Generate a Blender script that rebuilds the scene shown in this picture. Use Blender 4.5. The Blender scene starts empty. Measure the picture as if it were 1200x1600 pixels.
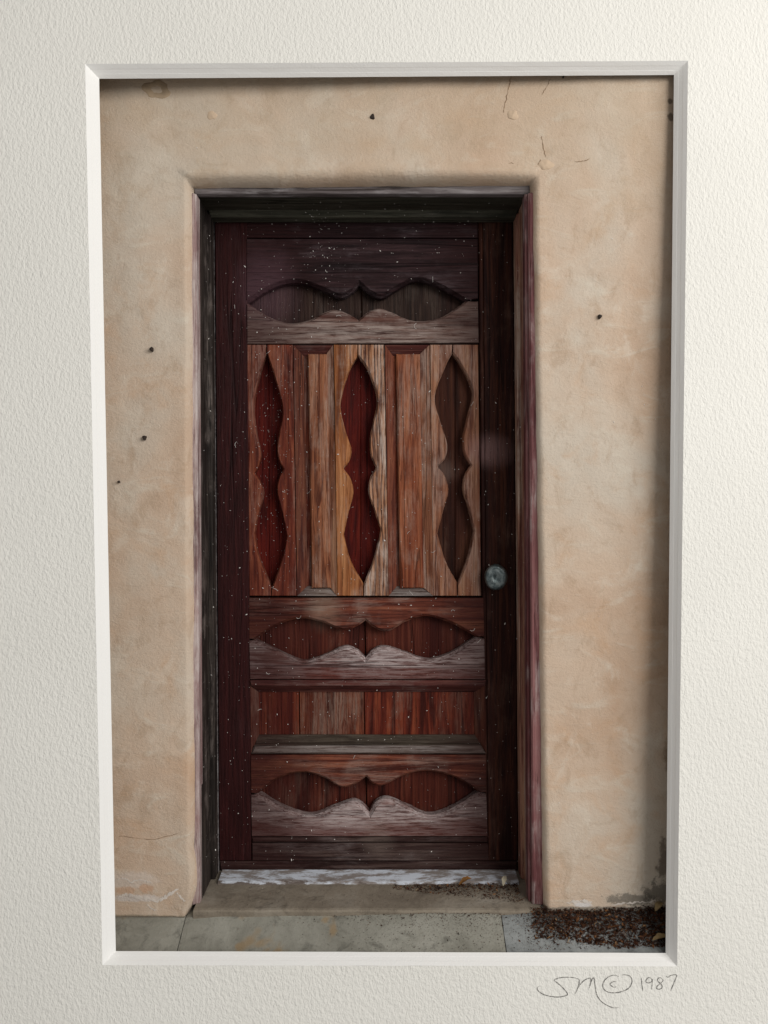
import bpy, bmesh, math, random
from mathutils import Vector, noise

# ---------------------------------------------------------------- camera, light, exposure
S = 0.002          # metres per picture unit on the wall plane (1200 x 1600 units)
D = 2.4            # camera to wall plane
H = 1.25           # eye height above the pavement
scene = bpy.context.scene
cd = bpy.data.cameras.new('camera')
cam = bpy.data.objects.new('camera', cd)
scene.collection.objects.link(cam)
cam.location = (0, -D, H)
cam.rotation_euler = (math.pi / 2, 0, 0)
cd.sensor_fit = 'VERTICAL'
cd.sensor_height = 32.0
cd.lens = 32.0 * D / (1600 * S)
cd.clip_start = 0.05
cd.clip_end = 100
scene.camera = cam

w = bpy.data.worlds.new('World')
scene.world = w
w.use_nodes = True
w.node_tree.nodes['Background'].inputs[0].default_value = (1.0, 0.985, 0.96, 1)
w.node_tree.nodes['Background'].inputs[1].default_value = 0.34


def area(name, loc, target, sx, sz, power, col):
    ld = bpy.data.lights.new(name, 'AREA')
    ld.shape = 'RECTANGLE'
    ld.size, ld.size_y, ld.energy, ld.color = sx, sz, power, col
    o = bpy.data.objects.new(name, ld)
    scene.collection.objects.link(o)
    o.location = loc
    o.rotation_euler = (Vector(target) - Vector(loc)).to_track_quat('-Z', 'Y').to_euler()
    return o


area('window_light', (4.45, -4.75, H + 2.1), (0.1, 0, H - 0.05), 5.6, 3.4, 432, (1.0, 0.975, 0.94))

scene.view_settings.view_transform = 'Standard'
scene.view_settings.look = 'None'
scene.view_settings.gamma = 1.0
scene.view_settings.exposure = 0.0
scene.render.engine = 'CYCLES'
scene.cycles.use_denoising = True
scene.cycles.max_bounces = 8

# ---------------------------------------------------------------- helpers
rnd = random.Random(7)


def P(px, py, y=0.0):
    """a point of the facade: picture units measured at depth y"""
    k = S * (D + y) / D
    return Vector(((px - 600) * k, y, H + (800 - py) * k))


def col(r, g, b):
    f = lambda v: (v / 255 / 12.92) if v <= 10 else ((v / 255 + 0.055) / 1.055) ** 2.4
    return (f(r), f(g), f(b), 1)


WLOC = {}


def link(name, me, mat=None, parent=None, loc=None):
    """link mesh data given in world coordinates; origin goes to its box centre"""
    if loc is None:
        xs = [v.co for v in me.vertices]
        lo = Vector((min(v.x for v in xs), min(v.y for v in xs), min(v.z for v in xs)))
        hi = Vector((max(v.x for v in xs), max(v.y for v in xs), max(v.z for v in xs)))
        loc = (lo + hi) / 2
    loc = Vector(loc)
    for v in me.vertices:
        v.co -= loc
    o = bpy.data.objects.new(name, me)
    scene.collection.objects.link(o)
    if parent is not None:
        o.parent = parent
        o.location = loc - WLOC[parent]
    else:
        o.location = loc
    WLOC[o] = loc
    if mat:
        me.materials.append(mat)
    return o


def empty(name, loc):
    o = bpy.data.objects.new(name, None)
    scene.collection.objects.link(o)
    o.empty_display_size = 0.1
    o.location = loc
    WLOC[o] = Vector(loc)
    return o


def tag(o, label=None, cat=None, group=None, kind=None):
    for k, v in (('label', label), ('category', cat), ('group', group), ('kind', kind)):
        if v:
            o[k] = v
    return o


def mesh(verts, faces, smooth=False):
    me = bpy.data.meshes.new('mesh')
    me.from_pydata([tuple(v) for v in verts], [], faces)
    if smooth:
        for p in me.polygons:
            p.use_smooth = True
    me.validate()
    me.update()
    return me


def area2(poly):
    return 0.5 * sum(a[0] * b[1] - b[0] * a[1] for a, b in zip(poly, poly[1:] + poly[:1]))


def offset_poly(poly, offs):
    """inset a closed CCW polygon; offs[i] belongs to the edge i -> i+1"""
    n = len(poly)
    out = []
    for i in range(n):
        p0, p1, p2 = poly[i - 1], poly[i], poly[(i + 1) % n]
        d1 = Vector((p1[0] - p0[0], p1[1] - p0[1]))
        d2 = Vector((p2[0] - p1[0], p2[1] - p1[1]))
        if d1.length < 1e-9 or d2.length < 1e-9:
            out.append(p1)
            continue
        d1.normalize()
        d2.normalize()
        n1, n2 = Vector((-d1.y, d1.x)), Vector((-d2.y, d2.x))
        o1, o2 = offs[i - 1], offs[i]
        det = d1.x * d2.y - d1.y * d2.x
        if abs(det) < 0.08:
            nn = n1 + n2
            nn = nn.normalized() if nn.length > 1e-6 else n1
            q = Vector(p1) + nn * (o1 + o2) / 2
        else:
            a = Vector(p1) + n1 * o1
            b = Vector(p1) + n2 * o2
            t = ((b.x - a.x) * d2.y - (b.y - a.y) * d2.x) / det
            q = a + d1 * t
            m = 2.2 * max(o1, o2)
            if (q - Vector(p1)).length > m:
                q = Vector(p1) + (q - Vector(p1)).normalized() * m
        out.append((q.x, q.y))
    return out


def prism(pts, yf, yb, ch=0.0018, curve=None, cch=0.008, cdepth=0.011):
    """a board: picture polygon at depth yf, straight back to yb, chamfered front arris.
    curve = indices of edges that belong to a carved outline (wider chamfer)"""
    pl = [P(x, y, yf) for x, y in pts]
    poly = [(v.x, v.z) for v in pl]
    offs = [cch if curve and i in curve else ch for i in range(len(poly))]
    if area2(poly) < 0:
        n = len(poly)
        poly = poly[::-1]
        offs = [offs[(n - 2 - i) % n] for i in range(n)]
    n = len(poly)
    ins = offset_poly(poly, offs)
    dep = []
    for i in range(n):
        o = max(offs[i], offs[i - 1])
        dep.append(cdepth if o > ch * 1.5 else ch)
    vs = [(x, yf, z) for x, z in ins] + [(x, yf + d, z) for (x, z), d in zip(poly, dep)] + [(x, yb, z) for x, z in poly]
    fs = [tuple(range(n))]
    for i in range(n):
        j = (i + 1) % n
        fs.append((i, n + i, n + j, j))
        fs.append((n + i, 2 * n + i, 2 * n + j, n + j))
    return mesh(vs, fs)


def quadstrip(corners):
    """closed thin block from four front points (x,y,depth) pushed back 12 mm"""
    f = [P(*c) for c in corners]
    b = [v + Vector((0, 0.014, 0)) for v in f]
    return mesh(f + b, [(0, 1, 2, 3), (7, 6, 5, 4), (0, 4, 5, 1), (1, 5, 6, 2), (2, 6, 7, 3), (3, 7, 4, 0)])


def spline(pts, n=9):
    """Catmull-Rom through pts"""
    if len(pts) < 3:
        return list(pts)
    q = [(2 * pts[0][0] - pts[1][0], 2 * pts[0][1] - pts[1][1])] + list(pts) + [(2 * pts[-1][0] - pts[-2][0], 2 * pts[-1][1] - pts[-2][1])]
    out = []
    for i in range(1, len(q) - 2):
        p0, p1, p2, p3 = (Vector(a) for a in q[i - 1:i + 3])
        for k in range(n):
            t = k / n
            v = 0.5 * ((2 * p1) + (p2 - p0) * t + (2 * p0 - 5 * p1 + 4 * p2 - p3) * t * t + (3 * p1 - p0 - 3 * p2 + p3) * t ** 3)
            out.append((v.x, v.y))
    out.append(tuple(pts[-1]))
    return out


def joined(*segs):
    out = list(segs[0])
    for s in segs[1:]:
        out += s[1:]
    return out


# ---------------------------------------------------------------- materials
class N:
    def __init__(self, name):
        self.m = bpy.data.materials.new(name)
        self.m.use_nodes = True
        self.t = self.m.node_tree
        self.b = self.t.nodes['Principled BSDF']
        self.b.inputs['Specular IOR Level'].default_value = 0.25

    def new(self, ty, **kw):
        n = self.t.nodes.new(ty)
        for k, v in kw.items():
            setattr(n, k, v)
        return n

    def put(self, sock, v):
        if isinstance(v, bpy.types.NodeSocket):
            self.t.links.new(v, sock)
        else:
            sock.default_value = v

    def coords(self, scale=(1, 1, 1), rand=0.0, shift=(0, 0, 0)):
        tc = self.new('ShaderNodeTexCoord')
        v = tc.outputs['Object']
        if rand:
            oi = self.new('ShaderNodeObjectInfo')
            m = self.new('ShaderNodeVectorMath', operation='MULTIPLY_ADD')
            m.inputs[1].default_value = (rand, rand * 1.7, rand * 2.3)
            c = self.new('ShaderNodeCombineXYZ')
            for i in range(3):
                self.t.links.new(oi.outputs['Random'], c.inputs[i])
            self.t.links.new(c.outputs[0], m.inputs[0])
            self.t.links.new(v, m.inputs[2])
            v = m.outputs[0]
        mp = self.new('ShaderNodeMapping')
        mp.inputs['Scale'].default_value = scale
        mp.inputs['Location'].default_value = shift
        self.t.links.new(v, mp.inputs[0])
        return mp.outputs[0]

    def noise(self, vec, scale, detail=4, rough=0.55, dist=0.0):
        n = self.new('ShaderNodeTexNoise')
        n.inputs['Scale'].default_value = scale
        n.inputs['Detail'].default_value = detail
        n.inputs['Roughness'].default_value = rough
        n.inputs['Distortion'].default_value = dist
        self.t.links.new(vec, n.inputs['Vector'])
        return n.outputs['Fac']

    def ramp(self, fac, stops):
        n = self.new('ShaderNodeValToRGB')
        e = n.color_ramp.elements
        while len(e) < len(stops):
            e.new(0.5)
        for el, (p, c) in zip(e, stops):
            el.position = p
            el.color = c if len(c) == 4 else (*c, 1)
        self.put(n.inputs[0], fac)
        return n.outputs[0]

    def step(self, fac, a, b):
        n = self.new('ShaderNodeMapRange', interpolation_type='SMOOTHSTEP')
        self.put(n.inputs[0], fac)
        n.inputs[1].default_value, n.inputs[2].default_value = a, b
        return n.outputs[0]

    def math(self, op, a, b=0.0):
        n = self.new('ShaderNodeMath', operation=op)
        self.put(n.inputs[0], a)
        self.put(n.inputs[1], b)
        return n.outputs[0]

    def mix(self, f, a, b, blend='MIX'):
        n = self.new('ShaderNodeMix', data_type='RGBA', blend_type=blend)
        self.put(n.inputs[0], f)
        self.put(n.inputs[6], a)
        self.put(n.inputs[7], b)
        return n.outputs[2]

    def bump(self, h, strength, dist, prev=None):
        n = self.new('ShaderNodeBump')
        n.inputs['Strength'].default_value = strength
        n.inputs['Distance'].default_value = dist
        self.t.links.new(h, n.inputs['Height'])
        if prev:
            self.t.links.new(prev, n.inputs['Normal'])
        return n.outputs[0]

    def done(self, color, rough, normal=None):
        self.put(self.b.inputs['Base Color'], color)
        self.put(self.b.inputs['Roughness'], rough)
        if normal:
            self.t.links.new(normal, self.b.inputs['Normal'])
        return self.m

    def spot(self, world_xyz, origin, radii, wob, amp=0.5):
        """1 inside a ragged patch round a place on the object, 0 outside"""
        tc = self.new('ShaderNodeTexCoord')
        s = self.new('ShaderNodeVectorMath', operation='SUBTRACT')
        self.t.links.new(tc.outputs['Object'], s.inputs[0])
        s.inputs[1].default_value = tuple(Vector(world_xyz) - Vector(origin))
        m = self.new('ShaderNodeVectorMath', operation='DIVIDE')
        self.t.links.new(s.outputs[0], m.inputs[0])
        m.inputs[1].default_value = radii
        l = self.new('ShaderNodeVectorMath', operation='LENGTH')
        self.t.links.new(m.outputs[0], l.inputs[0])
        d = self.math('ADD', l.outputs['Value'], self.math('MULTIPLY', self.math('SUBTRACT', wob, 0.5), amp * 2))
        return self.step(d, 1.0, 0.55)


REFLECTIONS = [(765, 705, 0.10, 0.075, 0.42, col(150, 118, 116)), (690, 735, 0.07, 0.06, 0.24, col(150, 130, 120)),
        (505, 950, 0.075, 0.10, 0.20, col(168, 152, 132)), (590, 1310, 0.07, 0.09, 0.16, col(150, 136, 126)), (415, 450, 0.13, 0.16, 0.26, col(112, 84, 94))]  # hazy reflections, painted into the wood colour


def wood(name, dark, mid, light, grey, amt, axis='Z', figure=0.0, rough=0.62, rel=1.0, k=None, low=None, side=0.6):
    """weathered plank: grain along an axis, stain worn to grey, darker maroon toward the sides of the door,
    low = a colour that shows along the lower, sheltered edge of a rail"""
    k = 0.62 if k is None else k
    dark, mid, light, grey = (tuple(x * k for x in c[:3]) + (1,) for c in (dark, mid, light, grey))
    n = N(name)
    n.b.inputs['Specular IOR Level'].default_value = 0.12
    gv = 0.7 + 0.75 * ((sum(ord(ch) for ch in name) * 37 % 100) / 100)      # each timber its own grain size
    st = 0.04 + 0.02 * gv
    sc = {'Z': (1, 1, st), 'X': (st, 1, 1)}[axis]
    sc2 = {'Z': (1, 1, 0.16), 'X': (0.16, 1, 1)}[axis]
    v = n.coords(sc, 9.0)
    v2 = n.coords(sc2, 9.0)
    v3 = n.coords((1, 1, 1), 5.0)
    broad = n.noise(v, 34 * gv, 4, 0.6, 1.2)
    fine = n.noise(v, 170 * gv, 5, 0.72, 0.3)
    patch = n.noise(v2, 13, 5, 0.65, 0.7)
    blot = n.noise(v3, 7.5, 5, 0.65, 0.4)
    tone = n.noise(v2, 5, 3, 0.5, 0.3)
    c = n.ramp(broad, [(0.36, dark), (0.5, mid), (0.64, light)])
    # stain left unevenly: redder and darker streaks
    c = n.mix(n.math('MULTIPLY', n.step(tone, 0.5, 0.68), 0.55), c, tuple(a * b for a, b in zip(mid[:3], (0.62, 0.45, 0.45))) + (1,))
    geo = n.new('ShaderNodeNewGeometry')
    sep = n.new('ShaderNodeSeparateXYZ')
    n.t.links.new(geo.outputs['Position'], sep.inputs[0])
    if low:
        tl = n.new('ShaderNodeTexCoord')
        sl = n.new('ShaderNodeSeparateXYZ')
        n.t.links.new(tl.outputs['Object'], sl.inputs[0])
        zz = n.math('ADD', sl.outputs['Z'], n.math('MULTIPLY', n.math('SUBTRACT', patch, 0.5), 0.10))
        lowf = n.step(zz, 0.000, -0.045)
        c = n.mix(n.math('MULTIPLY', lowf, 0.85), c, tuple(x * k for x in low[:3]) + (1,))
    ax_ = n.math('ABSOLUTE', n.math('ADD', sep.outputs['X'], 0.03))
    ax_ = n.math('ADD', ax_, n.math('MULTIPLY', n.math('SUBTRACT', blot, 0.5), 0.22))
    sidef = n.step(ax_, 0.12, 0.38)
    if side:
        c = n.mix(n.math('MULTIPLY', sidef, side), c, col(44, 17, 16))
    h = fine
    figure = max(figure, 0.30 if side else 0.0)
    if figure:
        wv = n.new('ShaderNodeTexWave', wave_type='BANDS', bands_direction='X' if axis == 'Z' else 'Z')
        wv.inputs['Scale'].default_value = 22
        wv.inputs['Distortion'].default_value = 9
        wv.inputs['Detail'].default_value = 2
        wv.inputs['Detail Scale'].default_value = 1.1
        n.t.links.new(n.coords({'Z': (1, 1, 0.16), 'X': (0.16, 1, 1)}[axis], 3.0), wv.inputs['Vector'])
        c = n.mix(n.math('MULTIPLY', n.step(wv.outputs['Fac'], 0.62, 0.2), figure), c, dark)
        h = n.math('ADD', fine, n.math('MULTIPLY', wv.outputs['Fac'], 0.5 * figure))
    g = n.step(n.math('ADD', n.math('MULTIPLY', patch, 0.6), n.math('MULTIPLY', blot, 0.4)), 0.60 - 0.26 * amt, 0.74 - 0.22 * amt)
    g = n.math('MULTIPLY', g, n.step(fine, 0.34, 0.60))
    g = n.math('MULTIPLY', g, min(1.0, 0.45 + amt * 0.5))
    if low:
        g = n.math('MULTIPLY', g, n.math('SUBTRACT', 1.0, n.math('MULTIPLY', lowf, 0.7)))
    # grey wear fades toward the sides of the door
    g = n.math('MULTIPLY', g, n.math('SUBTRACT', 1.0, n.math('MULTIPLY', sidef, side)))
    c = n.mix(g, c, grey)
    # long drying splits along the grain
    spl = n.noise(n.coords({'Z': (1, 1, 0.02), 'X': (0.02, 1, 1)}[axis], 4.0), 21, 1, 0.3, 0.5)
    spl = n.step(n.math('ABSOLUTE', n.math('SUBTRACT', spl, 0.5)), 0.010, 0.003)
    spl = n.math('MULTIPLY', spl, n.step(tone, 0.42, 0.52))
    c = n.mix(n.math('MULTIPLY', spl, 0.6), c, tuple(x * 0.3 for x in dark[:3]) + (1,))
    h = n.math('SUBTRACT', h, n.math('MULTIPLY', spl, 0.8))
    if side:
        # milky reflections over the door, painted in as soft pale patches
        for (x_, y_, rx, rz, f_, cc) in REFLECTIONS:
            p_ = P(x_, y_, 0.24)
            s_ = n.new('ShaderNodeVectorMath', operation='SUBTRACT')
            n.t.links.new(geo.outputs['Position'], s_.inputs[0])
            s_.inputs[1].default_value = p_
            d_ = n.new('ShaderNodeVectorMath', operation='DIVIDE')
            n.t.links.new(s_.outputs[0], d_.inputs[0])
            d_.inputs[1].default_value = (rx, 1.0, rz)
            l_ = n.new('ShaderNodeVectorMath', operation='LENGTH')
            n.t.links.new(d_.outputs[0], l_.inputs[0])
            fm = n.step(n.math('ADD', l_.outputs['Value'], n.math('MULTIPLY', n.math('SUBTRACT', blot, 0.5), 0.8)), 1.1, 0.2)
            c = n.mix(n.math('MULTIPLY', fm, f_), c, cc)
    lines = n.step(fine, 0.46, 0.33)
    c = n.mix(n.math('MULTIPLY', lines, 0.6), c, tuple(x * 0.3 for x in dark[:3]) + (1,))
    r = n.math('ADD', rough, n.math('MULTIPLY', g, 0.2))
    nb = n.bump(h, 0.6 * rel, 0.005)
    nb = n.bump(blot, 0.25, 0.012, nb)
    return n.done(c, r, nb)


W = {}
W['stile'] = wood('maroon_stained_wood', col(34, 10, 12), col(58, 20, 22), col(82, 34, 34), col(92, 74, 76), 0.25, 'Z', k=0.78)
W['stile_dark'] = wood('dark_stained_wood', col(32, 14, 11), col(58, 29, 21), col(86, 48, 33), col(110, 84, 72), 0.35, 'Z', k=0.8, side=0.25)
W['rail_top_shade'] = wood('dusky_stained_rail', col(30, 17, 19), col(48, 30, 32), col(64, 44, 46), col(104, 92, 96), 0.40, 'X', k=0.8)  # lintel shadow over the door top is put into this colour
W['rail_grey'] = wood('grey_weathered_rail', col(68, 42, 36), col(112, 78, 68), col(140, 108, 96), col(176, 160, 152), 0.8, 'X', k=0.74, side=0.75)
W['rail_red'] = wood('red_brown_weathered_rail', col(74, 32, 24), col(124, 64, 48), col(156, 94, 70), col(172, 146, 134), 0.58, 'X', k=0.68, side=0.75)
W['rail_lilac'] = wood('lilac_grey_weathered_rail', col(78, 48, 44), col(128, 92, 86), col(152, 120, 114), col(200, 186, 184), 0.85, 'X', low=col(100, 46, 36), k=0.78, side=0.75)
W['rail_low'] = wood('dark_grey_bottom_rail', col(46, 28, 26), col(78, 56, 52), col(104, 84, 78), col(134, 120, 118), 0.55, 'X', k=0.6, side=0.6)
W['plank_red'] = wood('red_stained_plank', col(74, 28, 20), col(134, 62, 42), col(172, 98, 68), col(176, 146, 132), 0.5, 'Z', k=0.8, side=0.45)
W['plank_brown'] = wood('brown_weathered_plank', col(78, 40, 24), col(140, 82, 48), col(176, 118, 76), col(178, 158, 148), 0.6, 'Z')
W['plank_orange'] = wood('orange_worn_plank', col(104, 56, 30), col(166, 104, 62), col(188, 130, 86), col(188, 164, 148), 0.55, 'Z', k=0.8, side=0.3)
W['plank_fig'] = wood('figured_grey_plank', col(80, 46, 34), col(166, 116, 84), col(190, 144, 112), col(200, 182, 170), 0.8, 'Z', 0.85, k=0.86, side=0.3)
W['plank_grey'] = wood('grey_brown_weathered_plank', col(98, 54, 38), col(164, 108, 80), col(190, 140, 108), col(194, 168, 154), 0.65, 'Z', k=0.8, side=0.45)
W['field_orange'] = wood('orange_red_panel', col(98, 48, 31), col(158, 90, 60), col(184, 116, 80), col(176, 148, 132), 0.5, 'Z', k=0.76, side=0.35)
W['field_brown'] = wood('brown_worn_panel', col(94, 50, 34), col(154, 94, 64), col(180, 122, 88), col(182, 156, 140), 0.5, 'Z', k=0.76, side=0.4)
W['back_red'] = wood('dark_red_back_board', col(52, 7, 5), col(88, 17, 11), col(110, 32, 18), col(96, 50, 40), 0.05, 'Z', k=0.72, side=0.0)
W['back_brown'] = wood('dark_brown_back_board', col(46, 22, 15), col(78, 42, 29), col(104, 64, 45), col(110, 88, 76), 0.3, 'Z', k=0.8, side=0.1)
W['back_grey'] = wood('dull_brown_back_board', col(40, 28, 24), col(66, 48, 41), col(86, 68, 58), col(104, 92, 84), 0.4, 'Z')
W['back_low'] = wood('red_brown_back_board', col(62, 22, 16), col(98, 42, 30), col(118, 60, 44), col(124, 96, 84), 0.3, 'Z', k=0.62, side=0.5)
W['low_red'] = wood('red_lower_panel_board', col(66, 22, 15), col(118, 46, 30), col(150, 74, 48), col(142, 112, 98), 0.42, 'Z', k=0.66, side=0.5)
W['low_worn'] = wood('worn_lower_panel_board', col(74, 32, 22), col(126, 64, 44), col(152, 92, 68), col(154, 130, 116), 0.6, 'Z', k=0.66, side=0.5)
W['ledge'] = wood('pale_weathered_ledge', col(96, 78, 72), col(136, 116, 108), col(158, 140, 132), col(178, 168, 164), 0.7, 'X', k=0.55)
W['slope'] = wood('green_grey_moulding', col(62, 50, 42), col(88, 76, 64), col(106, 94, 82), col(122, 114, 102), 0.5, 'X', k=0.5)
W['mould_red'] = wood('dull_red_moulding', col(72, 34, 32), col(110, 60, 54), col(140, 90, 80), col(160, 142, 136), 0.5, 'X')
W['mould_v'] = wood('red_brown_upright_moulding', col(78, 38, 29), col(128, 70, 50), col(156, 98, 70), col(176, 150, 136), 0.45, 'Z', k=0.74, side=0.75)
W['jamb_dark_shaded'] = wood('black_green_painted_jamb', col(26, 22, 20), col(44, 38, 35), col(66, 58, 53), col(136, 124, 118), 0.42, 'Z', k=1.0, side=0.0)  # dark paint, with the left jamb's shade put into the colour
W['head_dark'] = wood('black_painted_head', col(44, 43, 36), col(62, 60, 51), col(78, 76, 66), col(96, 92, 84), 0.3, 'X', k=1.0, side=0.0)
W['casing'] = wood('maroon_flaking_casing', col(100, 58, 60), col(136, 90, 90), col(156, 112, 110), col(202, 190, 186), 0.5, 'Z', k=0.9, side=0.0)
W['casing_grey'] = wood('mauve_grey_casing', col(112, 84, 84), col(152, 126, 124), col(176, 154, 150), col(200, 190, 186), 0.7, 'Z', k=1.0, side=0.0)
W['casing_head'] = wood('whitened_head_casing', col(70, 62, 60), col(112, 104, 104), col(140, 134, 134), col(190, 186, 188), 0.55, 'X', k=0.9, side=0.0)
W['jamb_worn_lit'] = wood('worn_brown_jamb', col(116, 70, 60), col(164, 118, 100), col(192, 150, 124), col(214, 198, 182), 0.55, 'Z', k=0.9, side=0.0)  # worn wood, with the light on the right jamb put into the colour


def m_paper():
    n = N('cold_pressed_paper')
    v = n.coords((1, 1, 0.62))
    a = n.noise(v, 120, 3, 0.55)
    b = n.noise(v, 300, 2, 0.5)
    h = n.math('ADD', a, n.math('MULTIPLY', b, 0.35))
    big = n.noise(n.coords(), 2.0, 2)
    c = n.mix(n.step(big, 0.35, 0.7), (0.79, 0.775, 0.725, 1), (0.81, 0.795, 0.745, 1))
    return n.done(c, 0.9, n.bump(h, 0.55, 0.008))


def m_core():
    n = N('white_board_core')
    a = n.noise(n.coords((1, 1, 1)), 180, 3)
    return n.done((0.86, 0.855, 0.835, 1), 0.85, n.bump(a, 0.2, 0.003))


def m_pencil():
    n = N('graphite')
    a = n.noise(n.coords(), 170, 2)
    c = n.mix(n.step(a, 0.40, 0.66), col(106, 104, 102), col(176, 173, 168))
    return n.done(c, 0.6)


def m_stucco(o):
    n = N('buff_adobe_plaster')
    v = n.coords()
    big = n.noise(v, 1.9, 4, 0.6, 0.4)
    mid = n.noise(v, 6.5, 5, 0.62, 0.6)
    sm = n.noise(v, 34, 4, 0.6)
    tro = n.noise(n.coords((0.5, 1, 1.2)), 12, 5, 0.65, 1.2)
    c = n.ramp(big, [(0.32, col(188, 160, 136)), (0.48, col(198, 176, 155)), (0.64, col(199, 186, 170))])
    c = n.mix(n.math('MULTIPLY', n.step(mid, 0.50, 0.72), 0.42), c, col(194, 156, 122))
    c = n.mix(n.math('MULTIPLY', n.step(tro, 0.52, 0.74), 0.55), c, col(208, 198, 182))
    c = n.mix(n.math('MULTIPLY', n.step(sm, 0.58, 0.8), 0.22), c, col(160, 122, 86))
    dirt = n.noise(n.coords((1, 1, 0.7)), 15, 6, 0.7, 0.8)
    c = n.mix(n.math('MULTIPLY', n.step(dirt, 0.50, 0.70), 0.38), c, col(160, 134, 108))
    pale = n.noise(n.coords((1, 1, 0.8), 0, (3, 1, 7)), 8, 5, 0.65, 0.9)
    c = n.mix(n.math('MULTIPLY', n.step(pale, 0.54, 0.70), 0.42), c, col(214, 202, 186))
    # rain-washed grey-brown discolouring along the top of the wall
    tc = n.new('ShaderNodeSeparateXYZ')
    t2 = n.new('ShaderNodeTexCoord')
    n.t.links.new(t2.outputs['Object'], tc.inputs[0])
    hz = n.math('ADD', tc.outputs['Z'], n.math('MULTIPLY', n.math('SUBTRACT', mid, 0.5), 1.2))
    c = n.mix(n.math('MULTIPLY', n.step(hz, P(0, 430).z - o.z, P(0, 120).z - o.z), 0.45), c, col(186, 170, 148))
    # salt bloom, flaked plaster, mould
    wob = n.noise(v, 30, 6, 0.78)
    wob2 = n.noise(v, 9, 5, 0.7)
    for (x, y, rx, rz, cc, amp) in [
        (205, 1376, .10, .034, col(204, 190, 178), 0.6),
        (196, 1392, .040, .016, col(194, 158, 130), 1.2),
        (228, 1388, .030, .016, col(194, 156, 128), 1.2),
        (212, 1404, .11, .014, col(208, 200, 194), 0.7),
        (910, 1412, .034, .010, col(214, 212, 212), 0.5),
        (930, 1420, .30, .013, col(112, 108, 100), 0.7),
        (985, 1404, .10, .022, col(104, 100, 92), 1.5),
        (1030, 1392, .055, .045, col(84, 80, 72), 1.6),
        (1040, 1340, .030, .055, col(82, 70, 58), 1.6),
        (1052, 1190, .030, .10, col(120, 100, 78), 0.9),
        (205, 1434, .32, .011, col(128, 118, 100), 0.6),
        (245, 1434, .32, .006, col(84, 80, 72), 0.8),
        (1047, 158, .010, .012, col(70, 58, 46), 0.6),
        (1048, 183, .013, .016, col(74, 62, 50), 0.6),
    ]:
        p = P(x, y)
        s = n.spot((p.x, 0, p.z), (o.x, o.y, o.z), (rx, 3.0, rz), wob if rz < 0.05 else wob2, amp)
        c = n.mix(n.math('MULTIPLY', s, 0.72), c, cc)
    c = n.mix(n.math('MULTIPLY', n.step(n.noise(v, 260, 3, 0.7), 0.55, 0.72), 0.22), c, col(140, 112, 88))
    c = n.mix(n.math('MULTIPLY', n.step(n.noise(v, 300, 3, 0.7), 0.58, 0.74), 0.22), c, col(226, 214, 196))
    nb = n.bump(tro, 0.20, 0.02)
    nb = n.bump(n.noise(v, 110, 6, 0.7), 0.48, 0.006, nb)
    nb = n.bump(n.noise(v, 420, 3, 0.6), 0.35, 0.002, nb)
    return n.done(c, 0.92, nb)


def m_concrete(name, a, b, d, stain=True):
    n = N(name)
    v = n.coords((1, 1, 1), 3.0)
    big = n.noise(v, 5, 5, 0.65, 0.5)
    fin = n.noise(v, 120, 5, 0.7)
    c = n.ramp(big, [(0.3, a), (0.5, b), (0.72, d)])
    c = n.mix(n.math('MULTIPLY', n.step(fin, 0.56, 0.75), 0.5), c, tuple(x * 0.5 for x in a[:3]) + (1,))
    drt = n.noise(v, 16, 6, 0.7, 0.6)
    c = n.mix(n.math('MULTIPLY', n.step(drt, 0.50, 0.70), 0.55), c, tuple(x * 0.45 for x in a[:3]) + (1,))
    if stain:
        s = n.step(n.noise(v, 9, 3, 0.5, 0.4), 0.62, 0.72)
        c = n.mix(n.math('MULTIPLY', s, 0.5), c, col(150, 118, 70))
    nb = n.bump(fin, 0.5, 0.004)
    nb = n.bump(big, 0.4, 0.012, nb)
    return n.done(c, 0.9, nb)


def m_plain(name, c, rough=0.8, metal=0.0, var=0.35, scale=40):
    n = N(name)
    a = n.noise(n.coords((1, 1, 1), 2.0), scale, 4, 0.6)
    d = tuple(x * (1 - var) for x in c[:3]) + (1,)
    n.b.inputs['Metallic'].default_value = metal
    return n.done(n.mix(n.step(a, 0.35, 0.65), d, c), rough, n.bump(a, 0.25, 0.002))


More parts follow.
